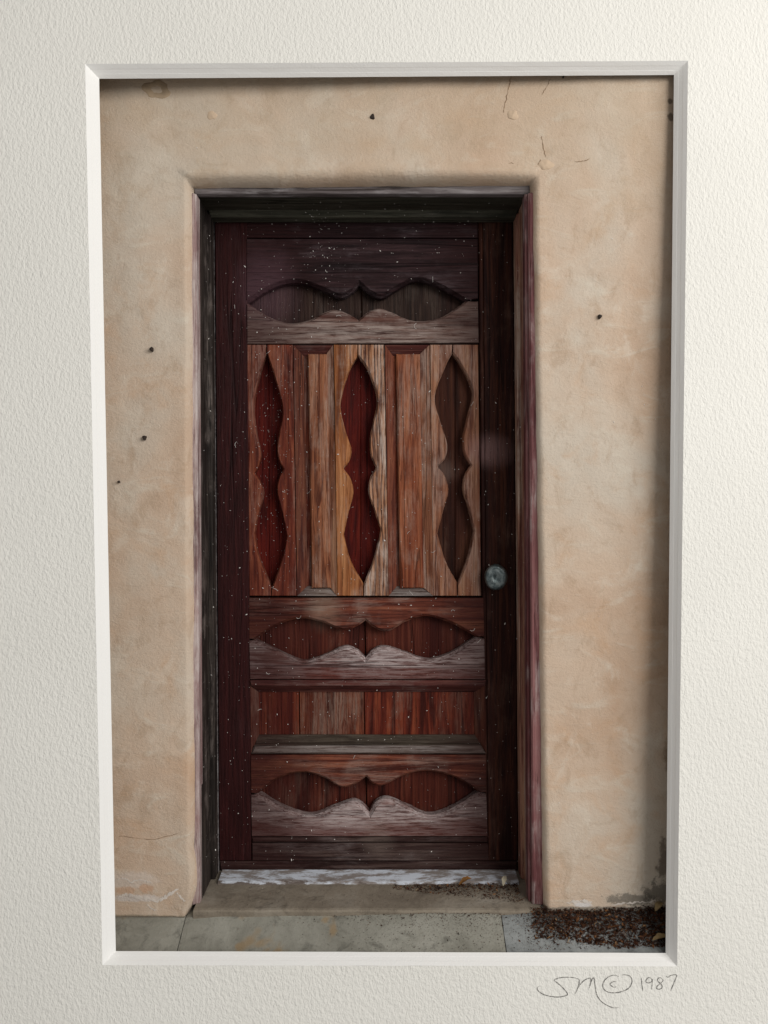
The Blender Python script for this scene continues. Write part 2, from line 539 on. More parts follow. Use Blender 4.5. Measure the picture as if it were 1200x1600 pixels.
# ---------------------------------------------------------------- the plastered wall with its door opening
def wall_mesh():
    KL, KT = 170, 90
    inner, outer, mid = [], [], []

    def lerp(a, b, t):
        return (a[0] + (b[0] - a[0]) * t, a[1] + (b[1] - a[1]) * t)
    Lb, Lt, Rt, Rb = (302, 1452), (297, 284), (832, 280), (849, 1440)
    for i in range(KL + 1):
        t = i / KL
        p = lerp(Lb, Lt, t)
        wob = 1.6 * noise.noise((0.3, p[1] * 0.012, 2.0)) + 0.8 * noise.noise((7.3, p[1] * 0.05, 1.0))
        if p[1] > 1330:                       # the plaster swells, then crumbles back at the foot
            wob += 4.0 * math.sin((p[1] - 1330) / 90 * math.pi) - max(0, (p[1] - 1395)) * 0.16
        inner.append((p[0] + wob, p[1]))
        mid.append(lerp((20, 1452), (20, 20), t))
        outer.append(lerp((-700, 1452), (-700, -700), t))
    for i in range(1, KT):
        t = i / KT
        p = lerp(Lt, Rt, t)
        wob = 1.3 * noise.noise((p[0] * 0.015, 0.3, 5.0)) + 0.7 * noise.noise((p[0] * 0.06, 1.3, 5.0))
        inner.append((p[0], p[1] + wob))
        mid.append(lerp((20, 20), (1160, 20), t))
        outer.append(lerp((-700, -700), (1900, -700), t))
    for i in range(KL + 1):
        t = i / KL
        p = lerp(Rt, Rb, t)
        wob = 1.2 * noise.noise((3.3, p[1] * 0.012, 2.0)) + 0.6 * noise.noise((5.3, p[1] * 0.05, 1.0))
        inner.append((p[0] + wob, p[1]))
        mid.append(lerp((1160, 20), (1160, 1440), t))
        outer.append(lerp((1900, -700), (1900, 1440), t))
    n = len(inner)
    rows = []
    for k in range(6):
        rows.append([lerp(outer[i], mid[i], k / 6) for i in range(n)])
    NR = 52
    for k in range(NR):
        t = (k / NR)
        rows.append([lerp(mid[i], inner[i], t) for i in range(n)])
    verts, faces = [], []

    def surf(x, z, d):
        y = 0.010 * noise.noise((x * 1.7, z * 1.7, 0.4)) + 0.005 * noise.noise((x * 5, z * 5, 3.4)) + 0.0016 * noise.noise((x * 17, z * 17, 8.1))
        return y
    for r in rows:
        for i, p in enumerate(r):
            v = P(*p)
            q = P(*inner[i])
            dd = math.hypot(v.x - q.x, v.z - q.z)
            y = surf(v.x, v.z, dd)
            if KL < i < KL + KT - 1:           # rolled lip above the lintel
                y -= 0.010 * math.exp(-((dd - 0.035) / 0.022) ** 2)
            else:
                y -= 0.0015 * math.exp(-((dd - 0.03) / 0.025) ** 2)
            R = 0.026 if KL < i < KL + KT - 1 else 0.013
            if dd < R:
                a = 1 - dd / R
                y += R * (1 - math.sqrt(max(0, 1 - a * a)))
            verts.append((v.x, y, v.z))
    last = len(rows)
    for yy in (0.035, 0.07, 0.12):
        for i, p in enumerate(inner):
            v = P(*p)
            verts.append((v.x + 0.002 * noise.noise((v.x * 9, yy * 30, v.z * 9)), yy, v.z))
        last += 1
    for r in range(last - 1):
        for i in range(n - 1):
            a = r * n + i
            faces.append((a, a + 1, a + n + 1, a + n))
    return mesh(verts, faces, True)


wm = wall_mesh()
wall = link('adobe_wall', wm, None, None, (0, 0, 0))
tag(wall, 'buff adobe plaster wall with rounded edges around the door opening', 'wall', None, 'thing')
wm.materials.append(m_stucco(Vector((0, 0, 0))))

rust = m_plain('rusty_nail_iron', col(52, 42, 36), 0.7)
for (x, y, r) in [(582, 184, 4.6), (237, 546, 3.4), (226, 684, 3.6), (937, 495, 3.4), (186, 753, 1.8), (880, 121, 1.6)]:
    c = P(x, y)
    vs, fs = [], []
    prof = [(1.0, 0.012), (1.0, -0.006), (0.8, -0.009), (0.0, -0.0098)]
    for rr, yy in prof:
        for k in range(10):
            a = k / 10 * 2 * math.pi
            q = 1 + 0.2 * math.sin(3 * a + x)
            vs.append((c.x + math.cos(a) * rr * r * S * 0.8 * q, yy, c.z + math.sin(a) * rr * r * S * q))
    for j in range(3):
        for k in range(10):
            fs.append((j * 10 + k, j * 10 + (k + 1) % 10, (j + 1) * 10 + (k + 1) % 10, (j + 1) * 10 + k))
    link('nail', mesh(vs, fs), rust, wall)

crackm = m_plain('dark_crack', col(150, 124, 100), 0.95)


def wall_y(px, py):
    v = P(px, py)
    return 0.010 * noise.noise((v.x * 1.7, v.z * 1.7, 0.4)) + 0.005 * noise.noise((v.x * 5, v.z * 5, 3.4)) + 0.0016 * noise.noise((v.x * 17, v.z * 17, 8.1))


def ribbon(pts, width, yfun, seed=0, thick=0.0012, jit=0.8):
    """a narrow raised strip along picture points, width in picture units varying along it"""
    rr = random.Random(seed)
    vs, fs = [], []
    n = len(pts)
    for i, p in enumerate(pts):
        a, b = pts[max(0, i - 1)], pts[min(n - 1, i + 1)]
        dx, dy = b[0] - a[0], b[1] - a[1]
        l = math.hypot(dx, dy) or 1
        taper = min(1, 0.35 + 4 * min(i, n - 1 - i) / n)
        h = width * taper * rr.uniform(1 - jit * 0.5, 1 + jit * 0.5) / 2
        px, py = p
        for s in (-1, 1):
            x, y = px - dy / l * h * s, py + dx / l * h * s
            yy = yfun(px, py)
            vs.append(P(x, y, yy - thick))
        for s in (-1, 1):
            x, y = px - dy / l * h * s, py + dx / l * h * s
            vs.append(P(x, y, yfun(px, py) + 0.002))
    for i in range(n - 1):
        a, b = 4 * i, 4 * i + 4
        fs += [(a, a + 1, b + 1, b), (a, b, b + 2, a + 2), (a + 1, a + 3, b + 3, b + 1)]
    return mesh(vs, fs)


def crack(pts, wd, seed):
    rr = random.Random(seed)
    q = []
    for a, b in zip(pts, pts[1:]):
        for k in range(6):
            t = k / 6
            q.append((a[0] + (b[0] - a[0]) * t + rr.uniform(-1, 1), a[1] + (b[1] - a[1]) * t + rr.uniform(-1, 1)))
    q.append(pts[-1])
    link('crack', ribbon(q, wd, wall_y, seed, 0.0008, 1.4), crackm, wall)


crack([(800, 112), (796, 132), (790, 160), (787, 176)], 1.1, 1)
crack([(846, 212), (849, 232), (853, 245)], 1.1, 2)
crack([(845, 249), (840, 262), (835, 274)], 1.9, 3)
crack([(776, 259), (800, 255), (822, 259)], 0.8, 4)
crack([(898, 252), (912, 252), (922, 248)], 0.7, 5)
crack([(185, 1306), (240, 1312), (280, 1302)], 0.7, 6)
crack([(861, 122), (852, 140), (847, 148)], 0.8, 8)

crust_m = m_plain('white_salt_crust', col(214, 204, 194), 0.95, 0, 0.14, 60)


def crust(pts, wd, seed):
    rr = random.Random(seed)
    q = []
    for a, b in zip(pts, pts[1:]):
        for k in range(8):
            t = k / 8
            q.append((a[0] + (b[0] - a[0]) * t + rr.uniform(-.8, .8), a[1] + (b[1] - a[1]) * t + rr.uniform(-1.5, 1.5)))
    link('salt_crust', ribbon(q, wd, wall_y, seed, 0.0016, 1.5), crust_m, wall)


crust([(184, 1402), (200, 1397), (215, 1403), (232, 1403), (244, 1409), (258, 1402), (270, 1394), (280, 1388)], 4.0, 1)
crust([(276, 1395), (284, 1404), (291, 1410)], 2.4, 2)
crust([(180, 1376), (192, 1372), (205, 1378), (222, 1374), (238, 1380)], 1.8, 3)
crust([(884, 1412), (900, 1408), (914, 1408), (926, 1411)], 3.4, 4)
crust([(955, 1413), (985, 1411), (1010, 1409), (1028, 1407)], 2.0, 5)
crust([(230, 1412), (237, 1420), (246, 1423)], 1.6, 6)

lump_m = m_plain('tan_plaster_lump', col(198, 175, 150), 0.95, 0, 0.10, 30)
ring_m = m_plain('darker_tan_plaster_lump', col(176, 154, 128), 0.95, 0, 0.2, 24)


def lump(cx, cy, rx, ry, h, m, seed, ring=False):
    vs, fs = [], []
    K, J = 22, 6
    for j in range(J + 1):
        t = j / J
        for k in range(K):
            a = k / K * 2 * math.pi
            q = 1 + 0.45 * noise.noise((math.cos(a) * 1.3 + seed, math.sin(a) * 1.3, seed * 2.1))
            hh = (math.sin(t * math.pi) ** 0.8 if ring else math.cos(t * math.pi / 2)) * h * (1 + 0.5 * noise.noise((math.cos(a) * 2 * t + seed, math.sin(a) * 2 * t, 1)))
            r = (0.28 + 0.72 * t if ring else t) * q
            x, y = cx + math.cos(a) * rx * r, cy + math.sin(a) * ry * r
            vs.append(P(x, y, wall_y(x, y) - hh + 0.0008 + (0.003 if t == 1 else 0)))
    for j in range(J):
        for k in range(K):
            fs.append((j * K + k, j * K + (k + 1) % K, (j + 1) * K + (k + 1) % K, (j + 1) * K + k))
    link('plaster_lump', mesh(vs, fs, True), m, wall)


lump(245, 140, 22, 17, 0.0025, ring_m, 1, True)
lump(801, 180, 10, 9, 0.005, lump_m, 2)
lump(331, 180, 9, 8, 0.003, lump_m, 3)
lump(852, 258, 13, 9, 0.006, lump_m, 4)

# ---------------------------------------------------------------- pavement, doorstep, threshold
ZG = P(600, 1425).z


def ground_z(x, y):
    """pavement falls gently away from the wall and to the left"""
    return ZG - 0.012 * (-x / 0.6 if x < 0 else -x / 0.9) - max(0.0, -y) * (0.47 + 0.36 * max(0.0, x - 0.1) - 0.05 * min(0, x)) + 0.0035 * noise.noise((x * 4, y * 4, 0))


slabs = [
    m_concrete('grey_pavement_concrete', col(118, 116, 106), col(142, 140, 130), col(160, 158, 148)),
    m_concrete('blue_grey_pavement_concrete', col(92, 95, 95), col(124, 127, 126), col(154, 157, 156), False)]
pave = empty('pavement', (0, -0.05, ZG))
tag(pave, 'grey concrete pavement strip in front of the doorstep', kind='structure')
xs = [-2.6, -0.62, 0.365, 2.6]
for i, (xa, xb) in enumerate(zip(xs, xs[1:])):
    xa, xb = xa + 0.0012, xb - 0.0012
    nx, ny = 60, 12
    vs, fs = [], []
    yb = 0.07
    for j in range(ny + 1):
        for k in range(nx + 1):
            x = xa + (xb - xa) * k / nx
            ya = -0.131 + 0.028 * max(-1.2, min(1.2, x))      # up to the back of the leaning board
            y = ya + (yb - ya) * j / ny
            e = min(k, nx - k)
            if 0 < i and e == 0:
                x += 0.002 * noise.noise((y * 40, i, 0))
            vs.append((x, y, ground_z(x, y) - (0.0025 if e == 0 else 0)))
    n0 = len(vs)
    for j in range(ny + 1):
        for k in range(nx + 1):
            v = vs[j * (nx + 1) + k]
            vs.append((v[0], v[1], v[2] - 0.08))
    for j in range(ny):
        for k in range(nx):
            a = j * (nx + 1) + k
            fs.append((a, a + 1, a + nx + 2, a + nx + 1))
    edge = [k for k in range(nx + 1)] + [(j + 1) * (nx + 1) - 1 for j in range(1, ny + 1)] + [ny * (nx + 1) + k for k in range(nx - 1, -1, -1)] + [j * (nx + 1) for j in range(ny - 1, 0, -1)]
    for a, b in zip(edge, edge[1:] + edge[:1]):
        fs.append((b, a, n0 + a, n0 + b))
    link('slab', mesh(vs, fs, False), slabs[1] if i == 2 else slabs[0], pave)

stepm = m_concrete('dusty_worn_step', col(112, 102, 90), col(136, 126, 112), col(152, 144, 132), False)
# doorstep with a worn, rounded nose
zt = ZG + 0.011
xL, xR = P(303, 1420).x, P(847, 1420).x
vs, fs = [], []
nx = 60
prof = [(-0.004, -0.05), (-0.008, -0.008), (-0.006, -0.002), (0.002, 0.0), (0.06, 0.0005), (0.13, 0.001), (0.20, 0.0015), (0.27, 0.002), (0.27, -0.05)]
for j, (yy, dz) in enumerate(prof):
    for k in range(nx + 1):
        x = xL + (xR - xL) * k / nx
        wz = 0.003 * noise.noise((x * 5, yy * 9, 2)) + 0.0015 * noise.noise((x * 25, yy * 25, 5))
        vs.append((x, yy + (0.004 * noise.noise((x * 9, 1, 2)) if j < 4 else 0), zt + dz + (wz if dz > -0.03 else 0)))
for j in range(len(prof) - 1):
    for k in range(nx):
        a = j * (nx + 1) + k
        fs.append((a, a + 1, a + nx + 2, a + nx + 1))
fs.append(tuple(j * (nx + 1) for j in range(len(prof))))
fs.append(tuple(j * (nx + 1) + nx for j in range(len(prof)))[::-1])
step = link('doorstep', mesh(vs, fs, False), stepm)
tag(step, 'worn dusty doorstep with debris at the foot of the carved door', 'doorstep')

nt = N('whitened_threshold_paint')
tv = nt.coords((0.35, 1, 1))
tn = nt.noise(tv, 60, 5, 0.7)
tn2 = nt.noise(tv, 9, 3)
tg = nt.new('ShaderNodeTexCoord')
ts = nt.new('ShaderNodeSeparateXYZ')
nt.t.links.new(tg.outputs['Object'], ts.inputs[0])
tw = nt.math('ADD', nt.math('MULTIPLY', ts.outputs['Z'], 34.0), nt.math('ADD', nt.math('MULTIPLY', nt.math('SUBTRACT', tn, 0.5), 1.3), nt.math('MULTIPLY', nt.math('SUBTRACT', tn2, 0.5), 0.9)))
tc_ = nt.mix(nt.step(tw, -0.12, 0.02), col(104, 94, 88), nt.mix(nt.step(nt.noise(nt.coords((0.3, 1, 1)), 34, 6, 0.75), 0.44, 0.58), col(138, 130, 126), col(204, 210, 220)))
thm = nt.done(tc_, 0.6, nt.bump(tn, 0.4, 0.003))
xa, xb = P(340, 1380, 0.15).x, P(811, 1380, 0.15).x
z0 = zt + 0.002
vs, fs = [], []
prof = [(0.150, -0.004), (0.152, 0.004), (0.160, 0.0075), (0.228, 0.013), (0.232, -0.004)]
nx = 50
for yy, dz in prof:
    for k in range(nx + 1):
        x = xa + (xb - xa) * k / nx
        vs.append((x, yy + 0.001 * noise.noise((x * 20, 0, 0)), z0 + dz + 0.0012 * noise.noise((x * 14, yy * 10, 0))))
for j in range(len(prof) - 1):
    for k in range(nx):
        a = j * (nx + 1) + k
        fs.append((a, a + 1, a + nx + 2, a + nx + 1))
thr = link('threshold', mesh(vs, fs, False), thm)
tag(thr, 'low threshold strip with flaking white paint under the carved door', 'threshold', None, 'thing')

# ---------------------------------------------------------------- door frame
frame = empty('door_frame', (0, 0.1, zt))
tag(frame, 'weathered maroon and black wooden frame lining the door opening', 'door frame', None, 'thing')
YF = 0.056
link('jamb', prism([(285, 285), (308, 301), (316, 1418), (285, 1424)], YF + 0.004, 0.32), W['jamb_dark_shaded'], frame)
link('jamb', prism([(822, 301), (870, 290), (880, 1420), (831, 1414)], YF + 0.004, 0.32), W['jamb_worn_lit'], frame)
link('head', prism([(300, 270), (850, 270), (826, 304), (306, 304)], YF + 0.004, 0.32), W['head_dark'], frame)
link('casing', prism([(288, 297), (306.5, 303), (312, 1412), (288, 1418)], YF - 0.026, YF + 0.02, 0.003), W['casing_grey'], frame)
link('casing', prism([(826, 301), (862, 293), (868, 1418), (832, 1414)], YF - 0.034, YF + 0.02, 0.005), W['casing'], frame)
link('bead', prism([(820, 303), (825, 303), (831, 1413), (826, 1413)], YF - 0.014, YF + 0.03, 0.003), W['casing'], frame)
link('casing', prism([(300, 285), (842, 283), (829, 302.5), (304, 302.5)], YF - 0.008, YF + 0.02, 0.003), W['casing_head'], frame)
# planted stops that the door closes against
ys0, ys1 = 0.185, 0.233
link('stop', prism([(321, 330), (329, 335), (336, 1376), (328, 1379)], ys0, ys1, 0.003), W['jamb_dark_shaded'], frame)
link('stop', prism([(806, 335), (814, 330), (822, 1376), (814, 1373)], ys0, ys1, 0.003), W['jamb_worn_lit'], frame)
link('stop', prism([(323, 322), (812, 322), (806, 339), (329, 339)], ys0, ys1, 0.003), W['head_dark'], frame)

# ---------------------------------------------------------------- the carved door
YD = 0.240
YB = 0.300
door = empty('carved_door', (P(575, 1362, YD).x, YD, P(575, 1362, YD).z))
tag(door, 'weathered reddish wooden door with scalloped cutouts, tall panels and round knob', 'door', None, 'thing')


def board(name, pts, mat, yf=YD, yb=YB, **kw):
    return link(name, prism(pts, yf, yb, **kw), W[mat], door)


def strip(name, corners, mat, parent=None):
    return link(name, quadstrip(corners), W[mat], parent or door)


def carved(outer_before, curve, outer_after, name, mat, yf=YD - 0.002, yb=None, **kw):
    """polygon = straight points, then the carved outline, then straight points"""
    curve = [curve[0]] + [(p[0] + 0.45 * noise.noise((p[0] * 0.3, p[1] * 0.3, 1)) + rnd.uniform(-.12, .12), p[1] + 0.45 * noise.noise((p[0] * 0.3, p[1] * 0.3, 7)) + rnd.uniform(-.12, .12)) for p in curve[1:-1]] + [curve[-1]]
    pts = list(outer_before) + list(curve) + list(outer_after)
    a = len(outer_before)
    return link(name, prism(pts, yf, yb or YB - 0.02, curve=set(range(a, a + len(curve) - 1)), **kw), W[mat], door)


# back plate that closes the slab
board('core', [(322, 330), (816, 330), (824, 1380), (328, 1380)], 'back_brown', 0.302, 0.312)
board('gap_line', [(331.6, 341), (333.2, 341), (341.2, 1364), (339.6, 1364)], 'casing_head', YD - 0.006, YD + 0.03, ch=0.0006)  # pale strip added to draw the bright line at the door gap
board('gap_line', [(334, 341), (802, 341), (802, 342.2), (334, 342.2)], 'rail_low', YD - 0.006, YD + 0.03, ch=0.0004)  # duller strip added for the same line along the door top
# stiles
board('stile', [(336, 343), (385.2, 343), (392.4, 1345), (343, 1345)], 'stile')
board('stile', [(755, 343), (801, 343), (809, 1345), (763.6, 1345)], 'stile_dark')
board('moulding', [(747.5, 345), (755, 345), (764, 1312), (757.5, 1312)], 'stile_dark', YD + 0.004, ch=0.004)

# top rail with its lip-shaped cutout: an upper and a lower board over a back board
tipL, tipR = (387, 473), (727, 470)
up = joined(spline([tipL, (412, 455), (440, 443), (467, 440), (497, 449), (530, 463), (549, 456), (561, 443)]),
            spline([(561, 443), (576, 456), (596, 464), (618, 452), (647, 437), (675, 442), (703, 456), tipR]))
lo = joined(spline([tipL, (420, 494), (453, 504), (483, 499), (505, 488), (522, 483), (541, 488), (560, 499)]),
            spline([(560, 499), (574, 487), (592, 481), (612, 487), (634, 497), (657, 501), (686, 496), (708, 484), tipR]))
carved([(385, 469)], up, [(747, 466), (746.5, 373), (385, 373)], 'top_board', 'rail_top_shade', cch=0.010, cdepth=0.016)
carved([(385.5, 475)], lo, [(747, 471), (748, 535.5), (386, 537)], 'lower_board', 'rail_grey')
board('top_rail', [(385, 345.5), (746.5, 345.5), (746.5, 371.5), (385, 371.5)], 'rail_top_shade', YD + 0.003)
board('back_board', [(384, 425), (563.5, 425), (564.5, 520), (384, 520)], 'back_grey', 0.289)
board('back_board', [(565.5, 425), (750, 425), (751, 520), (566.5, 520)], 'back_grey', 0.289)


# three upright cutouts between pairs of planks
def upright(xl, xr, L, R, ml, mr, mb, tip_t, tip_b, ytop=538.5, ybot=931):
    left = joined(spline([tip_t] + L[0]), spline(L[1]), spline(L[2] + [tip_b]))
    right = joined(spline([tip_t] + R[0]), spline(R[1]), spline(R[2] + [tip_b]))
    lc = left[::-1]
    carved([(xl[0], ytop), (xl[1], ybot), (tip_b[0] - 0.6, ybot)], [(p[0] - 0.5, p[1]) for p in lc], [(tip_t[0] - 0.6, ytop)], 'plank', ml, YD + 0.001, cch=0.005, cdepth=0.008)
    carved([(xr[1], ybot), (xr[0], ytop), (tip_t[0] + 0.6, ytop)], [(p[0] + 0.5, p[1]) for p in right], [(tip_b[0] + 0.6, ybot)], 'plank', mr, YD + 0.001, cch=0.005, cdepth=0.008)
    c = (tip_t[0] + tip_b[0]) / 2
    hw = 34
    board('back_board', [(c - hw, 542), (c - 0.25, 542), (c - 0.25, 928), (c - hw, 928)], mb, 0.287)
    board('back_board', [(c + 0.25, 542), (c + hw, 542), (c + hw, 928), (c + 0.25, 928)], mb, 0.2875)


upright((386, 389.5), (457, 463),
        [[(406, 583), (396, 635), (401, 680), (407, 707), (404, 727), (398, 739)], [(398, 739), (406, 753), (411, 771), (404, 800), (397, 833)], [(397, 833), (404, 870)]],
        [[(426, 583), (440, 637), (435, 677), (432, 700), (435, 720), (442, 733)], [(442, 733), (434, 748), (432, 770), (440, 803), (447, 838)], [(447, 838), (439, 875)]],
        'plank_red', 'plank_red', 'back_red', (416, 553), (424, 918))
upright((521.5, 527), (600, 607),
        [[(545, 580), (532, 630), (540, 672), (549, 701), (546, 719), (537, 732)], [(537, 732), (548, 748), (552, 770), (544, 803), (537, 836)], [(537, 836), (548, 877)]],
        [[(575, 580), (588, 624), (582, 660), (577, 687), (579, 712), (587, 731)], [(587, 731), (578, 746), (575, 770), (584, 797), (594, 828)], [(594, 828), (583, 873)]],
        'plank_orange', 'plank_fig', 'back_red', (559, 556), (568, 912))
upright((672, 677), (747, 752),
        [[(696, 574), (680, 620), (690, 662), (699, 692), (697, 714), (685, 729)], [(685, 729), (697, 746), (701, 770), (692, 802), (684, 834)], [(684, 834), (697, 877)]],
        [[(721, 572), (738, 612), (730, 650), (723, 682), (725, 708), (735, 727)], [(735, 727), (726, 742), (723, 766), (732, 795), (740, 830)], [(740, 830), (730, 873)]],
        'plank_grey', 'plank_grey', 'back_brown', (707, 552), (715, 911))


# two tall sunk panels with mitred mouldings
def tall_panel(x, mf, ml, mr):
    a, b, c, d, e, f = x        # outer left, left bead, groove end, field end, right bevel start, outer right
    sh = 6.0
    T, B, ti, bi = 539, 931, 556, 916
    y0, y1 = YD + 0.002, YD + 0.026
    tl = lambda v: v
    bl = lambda v: v + sh
    strip('moulding', [(a, T, y0), (b, ti, y1 - 0.008), (bl(b), bi, y1 - 0.008), (bl(a), B, y0)], ml)
    strip('moulding', [(e, ti, y1 - 0.008), (f, T, y0), (bl(f), B, y0), (bl(e), bi, y1 - 0.008)], mr)
    strip('moulding', [(a, T, y0), (f, T, y0), (e, ti, y1), (b, ti, y1)], 'mould_red')
    strip('moulding', [(bl(b), bi, y1), (bl(e), bi, y1), (bl(f), B, y0), (bl(a), B, y0)], 'ledge')
    link('panel', prism([(c, ti - 3), (e + 3, ti - 3), (bl(e) + 3, bi + 3), (bl(c), bi + 3)], YD + 0.010, YB - 0.005, 0.004), W[mf], door)
    link('panel_back', prism([(a + 1, T + 2), (f - 1, T + 2), (bl(f) - 1, B - 2), (bl(a) + 1, B - 2)], 0.268, 0.2955), W['plank_red'], door)


tall_panel((458.5, 474, 481, 506, 508, 520.5), 'field_brown', 'mould_v', 'plank_grey')
tall_panel((601.5, 614, 619, 652, 653, 671), 'field_orange', 'mould_v', 'plank_grey')

# middle carved rail
tipL, tipR = (398, 1000), (744, 996)
up = joined(spline([tipL, (430, 979), (467, 967), (500, 972), (536, 985), (556, 980), (571, 970)]),
            spline([(571, 970), (586, 982), (607, 987), (634, 972), (665, 963), (700, 972), (722, 983), tipR]))
lo = joined(spline([tipL, (430, 1016), (472, 1033), (508, 1024), (537, 1011), (556, 1016), (571, 1029)]),
            spline([(571, 1029), (583, 1016), (602, 1011), (632, 1020), (668, 1031), (705, 1021), tipR]))
carved([(389, 998)], up, [(757, 994), (755.5, 934.5), (388.5, 934.5)], 'upper_board', 'rail_red')
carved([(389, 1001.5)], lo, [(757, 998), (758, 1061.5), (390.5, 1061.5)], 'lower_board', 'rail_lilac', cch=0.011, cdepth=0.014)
board('back_board', [(388, 950), (569, 950), (570, 1045), (388, 1045)], 'back_low', 0.289)
board('back_board', [(571, 950), (757, 950), (758, 1045), (572, 1045)], 'back_low', 0.289)

# wide sunk panel of three boards
y0, y1 = YD, YD + 0.024
strip('moulding', [(391, 1063, y0 - 0.004), (759, 1063, y0 - 0.004), (757, 1071, y0 - 0.006), (393, 1071, y0 - 0.006)], 'mould_red')
strip('moulding', [(393, 1071, y0 - 0.006), (757, 1071, y0 - 0.006), (742, 1081, y1), (404, 1081, y1)], 'mould_red')
strip('moulding', [(391, 1064, y0), (404, 1081, y1), (405, 1149, y1), (392, 1177, y0)], 'mould_v')
strip('moulding', [(741, 1081, y1), (758, 1064, y0), (760, 1177, y0), (742, 1149, y1)], 'mould_v')
strip('moulding', [(404, 1148, y1), (742, 1148, y1), (752, 1165.5, y0 + 0.006), (398, 1165.5, y0 + 0.006)], 'slope')
link('ledge', prism([(397, 1166), (752, 1166), (760, 1178), (392, 1178)], YD - 0.004, YB, 0.005), W['ledge'], door)
board('panel_board', [(401, 1076), (466.5, 1076), (467.5, 1152), (401, 1152)], 'low_red', YD + 0.028)
board('panel_board', [(467.8, 1076), (568, 1076), (569, 1152), (468.8, 1152)], 'low_worn', YD + 0.029)
board('panel_board', [(569.2, 1076), (745, 1076), (746, 1152), (570.2, 1152)], 'low_red', YD + 0.028)

# bottom carved rail
tipL, tipR = (403, 1241), (748, 1239)
up = joined(spline([tipL, (436, 1217), (471, 1208), (503, 1215), (533, 1231), (556, 1226), (572, 1215)]),
            spline([(572, 1215), (583, 1226), (600, 1228), (634, 1212), (668, 1206), (704, 1213), (730, 1226), tipR]))
lo = joined(spline([tipL, (440, 1263), (484, 1276), (520, 1264), (549, 1254), (564, 1258), (577, 1271)]),
            spline([(577, 1271), (588, 1255), (606, 1250), (636, 1262), (672, 1276), (712, 1262), tipR]))
carved([(392, 1239)], up, [(760, 1237), (759.5, 1180), (391.5, 1180)], 'upper_board', 'rail_red')
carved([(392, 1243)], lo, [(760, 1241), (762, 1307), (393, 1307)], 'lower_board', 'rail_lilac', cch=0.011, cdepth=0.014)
board('back_board', [(390, 1195), (571, 1195), (572, 1290), (390, 1290)], 'back_low', 0.289)
board('back_board', [(573, 1195), (760, 1195), (761, 1290), (574, 1290)], 'back_low', 0.289)
board('moulding', [(393, 1308.5), (762, 1308.5), (763, 1316.5), (394, 1316.5)], 'rail_low', YD + 0.001, ch=0.004)
board('bottom_rail', [(394, 1318), (763, 1318), (764, 1345), (394, 1345)], 'rail_low')
board('kick_strip', [(343, 1346.5), (808, 1346.5), (809, 1361), (344, 1361)], 'rail_low', YD + 0.001, ch=0.004)


# the knob
def lathe(cx, cy, prof, ry=1.0, K=28, wob=0.0):
    c = P(cx, cy, YD)
    vs, fs = [], []
    for r, y in prof:
        for k in range(K):
            a = k / K * 2 * math.pi
            q = 1 + wob * math.sin(3 * a + 1.1) + wob * 0.7 * math.sin(5 * a)
            vs.append((c.x + math.cos(a) * r * q * 1.08, y, c.z + math.sin(a) * r * ry * q * 1.08))
    for j in range(len(prof) - 1):
        for k in range(K):
            fs.append((j * K + k, j * K + (k + 1) % K, (j + 1) * K + (k + 1) % K, (j + 1) * K + k))
    return mesh(vs, fs, True)


nk = N('tarnished_pewter')
ka = nk.noise(nk.coords(), 70, 4, 0.6)
nk.b.inputs['Metallic'].default_value = 0.7
knobm = nk.done(nk.mix(nk.step(ka, 0.35, 0.7), col(70, 80, 82), col(124, 132, 132)), 0.40, nk.bump(ka, 0.3, 0.002))
KY = YD
ksc = S * 0.98
knob = link('knob', lathe(772, 900, [(0.006, KY + 0.004), (0.0125, KY - 0.004), (0.0125, KY - 0.022), (0.024, KY - 0.028), (0.034, KY - 0.036), (0.0365, KY - 0.044), (0.034, KY - 0.052),
                                     (0.027, KY - 0.058), (0.0255, KY - 0.0572), (0.017, KY - 0.0625), (0.0155, KY - 0.0618), (0.007, KY - 0.065), (0.006, KY - 0.063), (0.0, KY - 0.0645)], 1.12, 32, 0.015), knobm, door)
link('rosette', lathe(772, 900, [(0.0, KY - 0.008), (0.022, KY - 0.008), (0.028, KY - 0.005), (0.030, KY + 0.003)], 1.1), knobm, knob)

# ---------------------------------------------------------------- litter: leaf scraps, larger leaves
bark = []
nl = N('dry_leaf_scraps')
att = nl.new('ShaderNodeAttribute', attribute_name='tint')
lc_ = nl.ramp(att.outputs['Fac'], [(0.0, col(34, 20, 14)), (0.45, col(72, 42, 26)), (0.8, col(122, 82, 48)), (1.0, col(176, 150, 112))])
litm = nl.done(lc_, 0.85)


def flakes(name, spots, label, seed):
    r = random.Random(seed)
    vs, fs, tint = [], [], []
    for (x, y, z, s) in spots:
        if y < -0.124 + 0.035 * max(0, x) or x > 1.0:
            continue
        ax = Vector((r.uniform(-1, 1), r.uniform(-1, 1), r.uniform(-0.5, 0.5))).normalized()
        up = ax.cross(Vector((r.uniform(-1, 1), r.uniform(-1, 1), r.uniform(0.2, 1)))).normalized()
        l, wd = s * r.uniform(0.7, 1.6), s * r.uniform(0.25, 0.7)
        if r.random() < 0.22:
            l, wd = s * r.uniform(2.0, 3.6), s * r.uniform(0.10, 0.2)
        nn = ax.cross(up) * s * r.uniform(-0.35, 0.35)
        c = Vector((x, y, z))
        b = len(vs)
        vs += [c - ax * l, c + up * wd + nn, c + ax * l, c - up * wd + nn]
        fs += [(b, b + 1, b + 2), (b, b + 2, b + 3)]
        t = min(1, max(0, r.gauss(0.30, 0.24)))
        tint += [t] * 4
    me = mesh(vs, fs)
    a = me.attributes.new('tint', 'FLOAT', 'POINT')
    a.data.foreach_set('value', tint[:len(me.vertices)])
    o = link(name, me, litm)
    return tag(o, label, 'leaf litter', None, 'stuff')


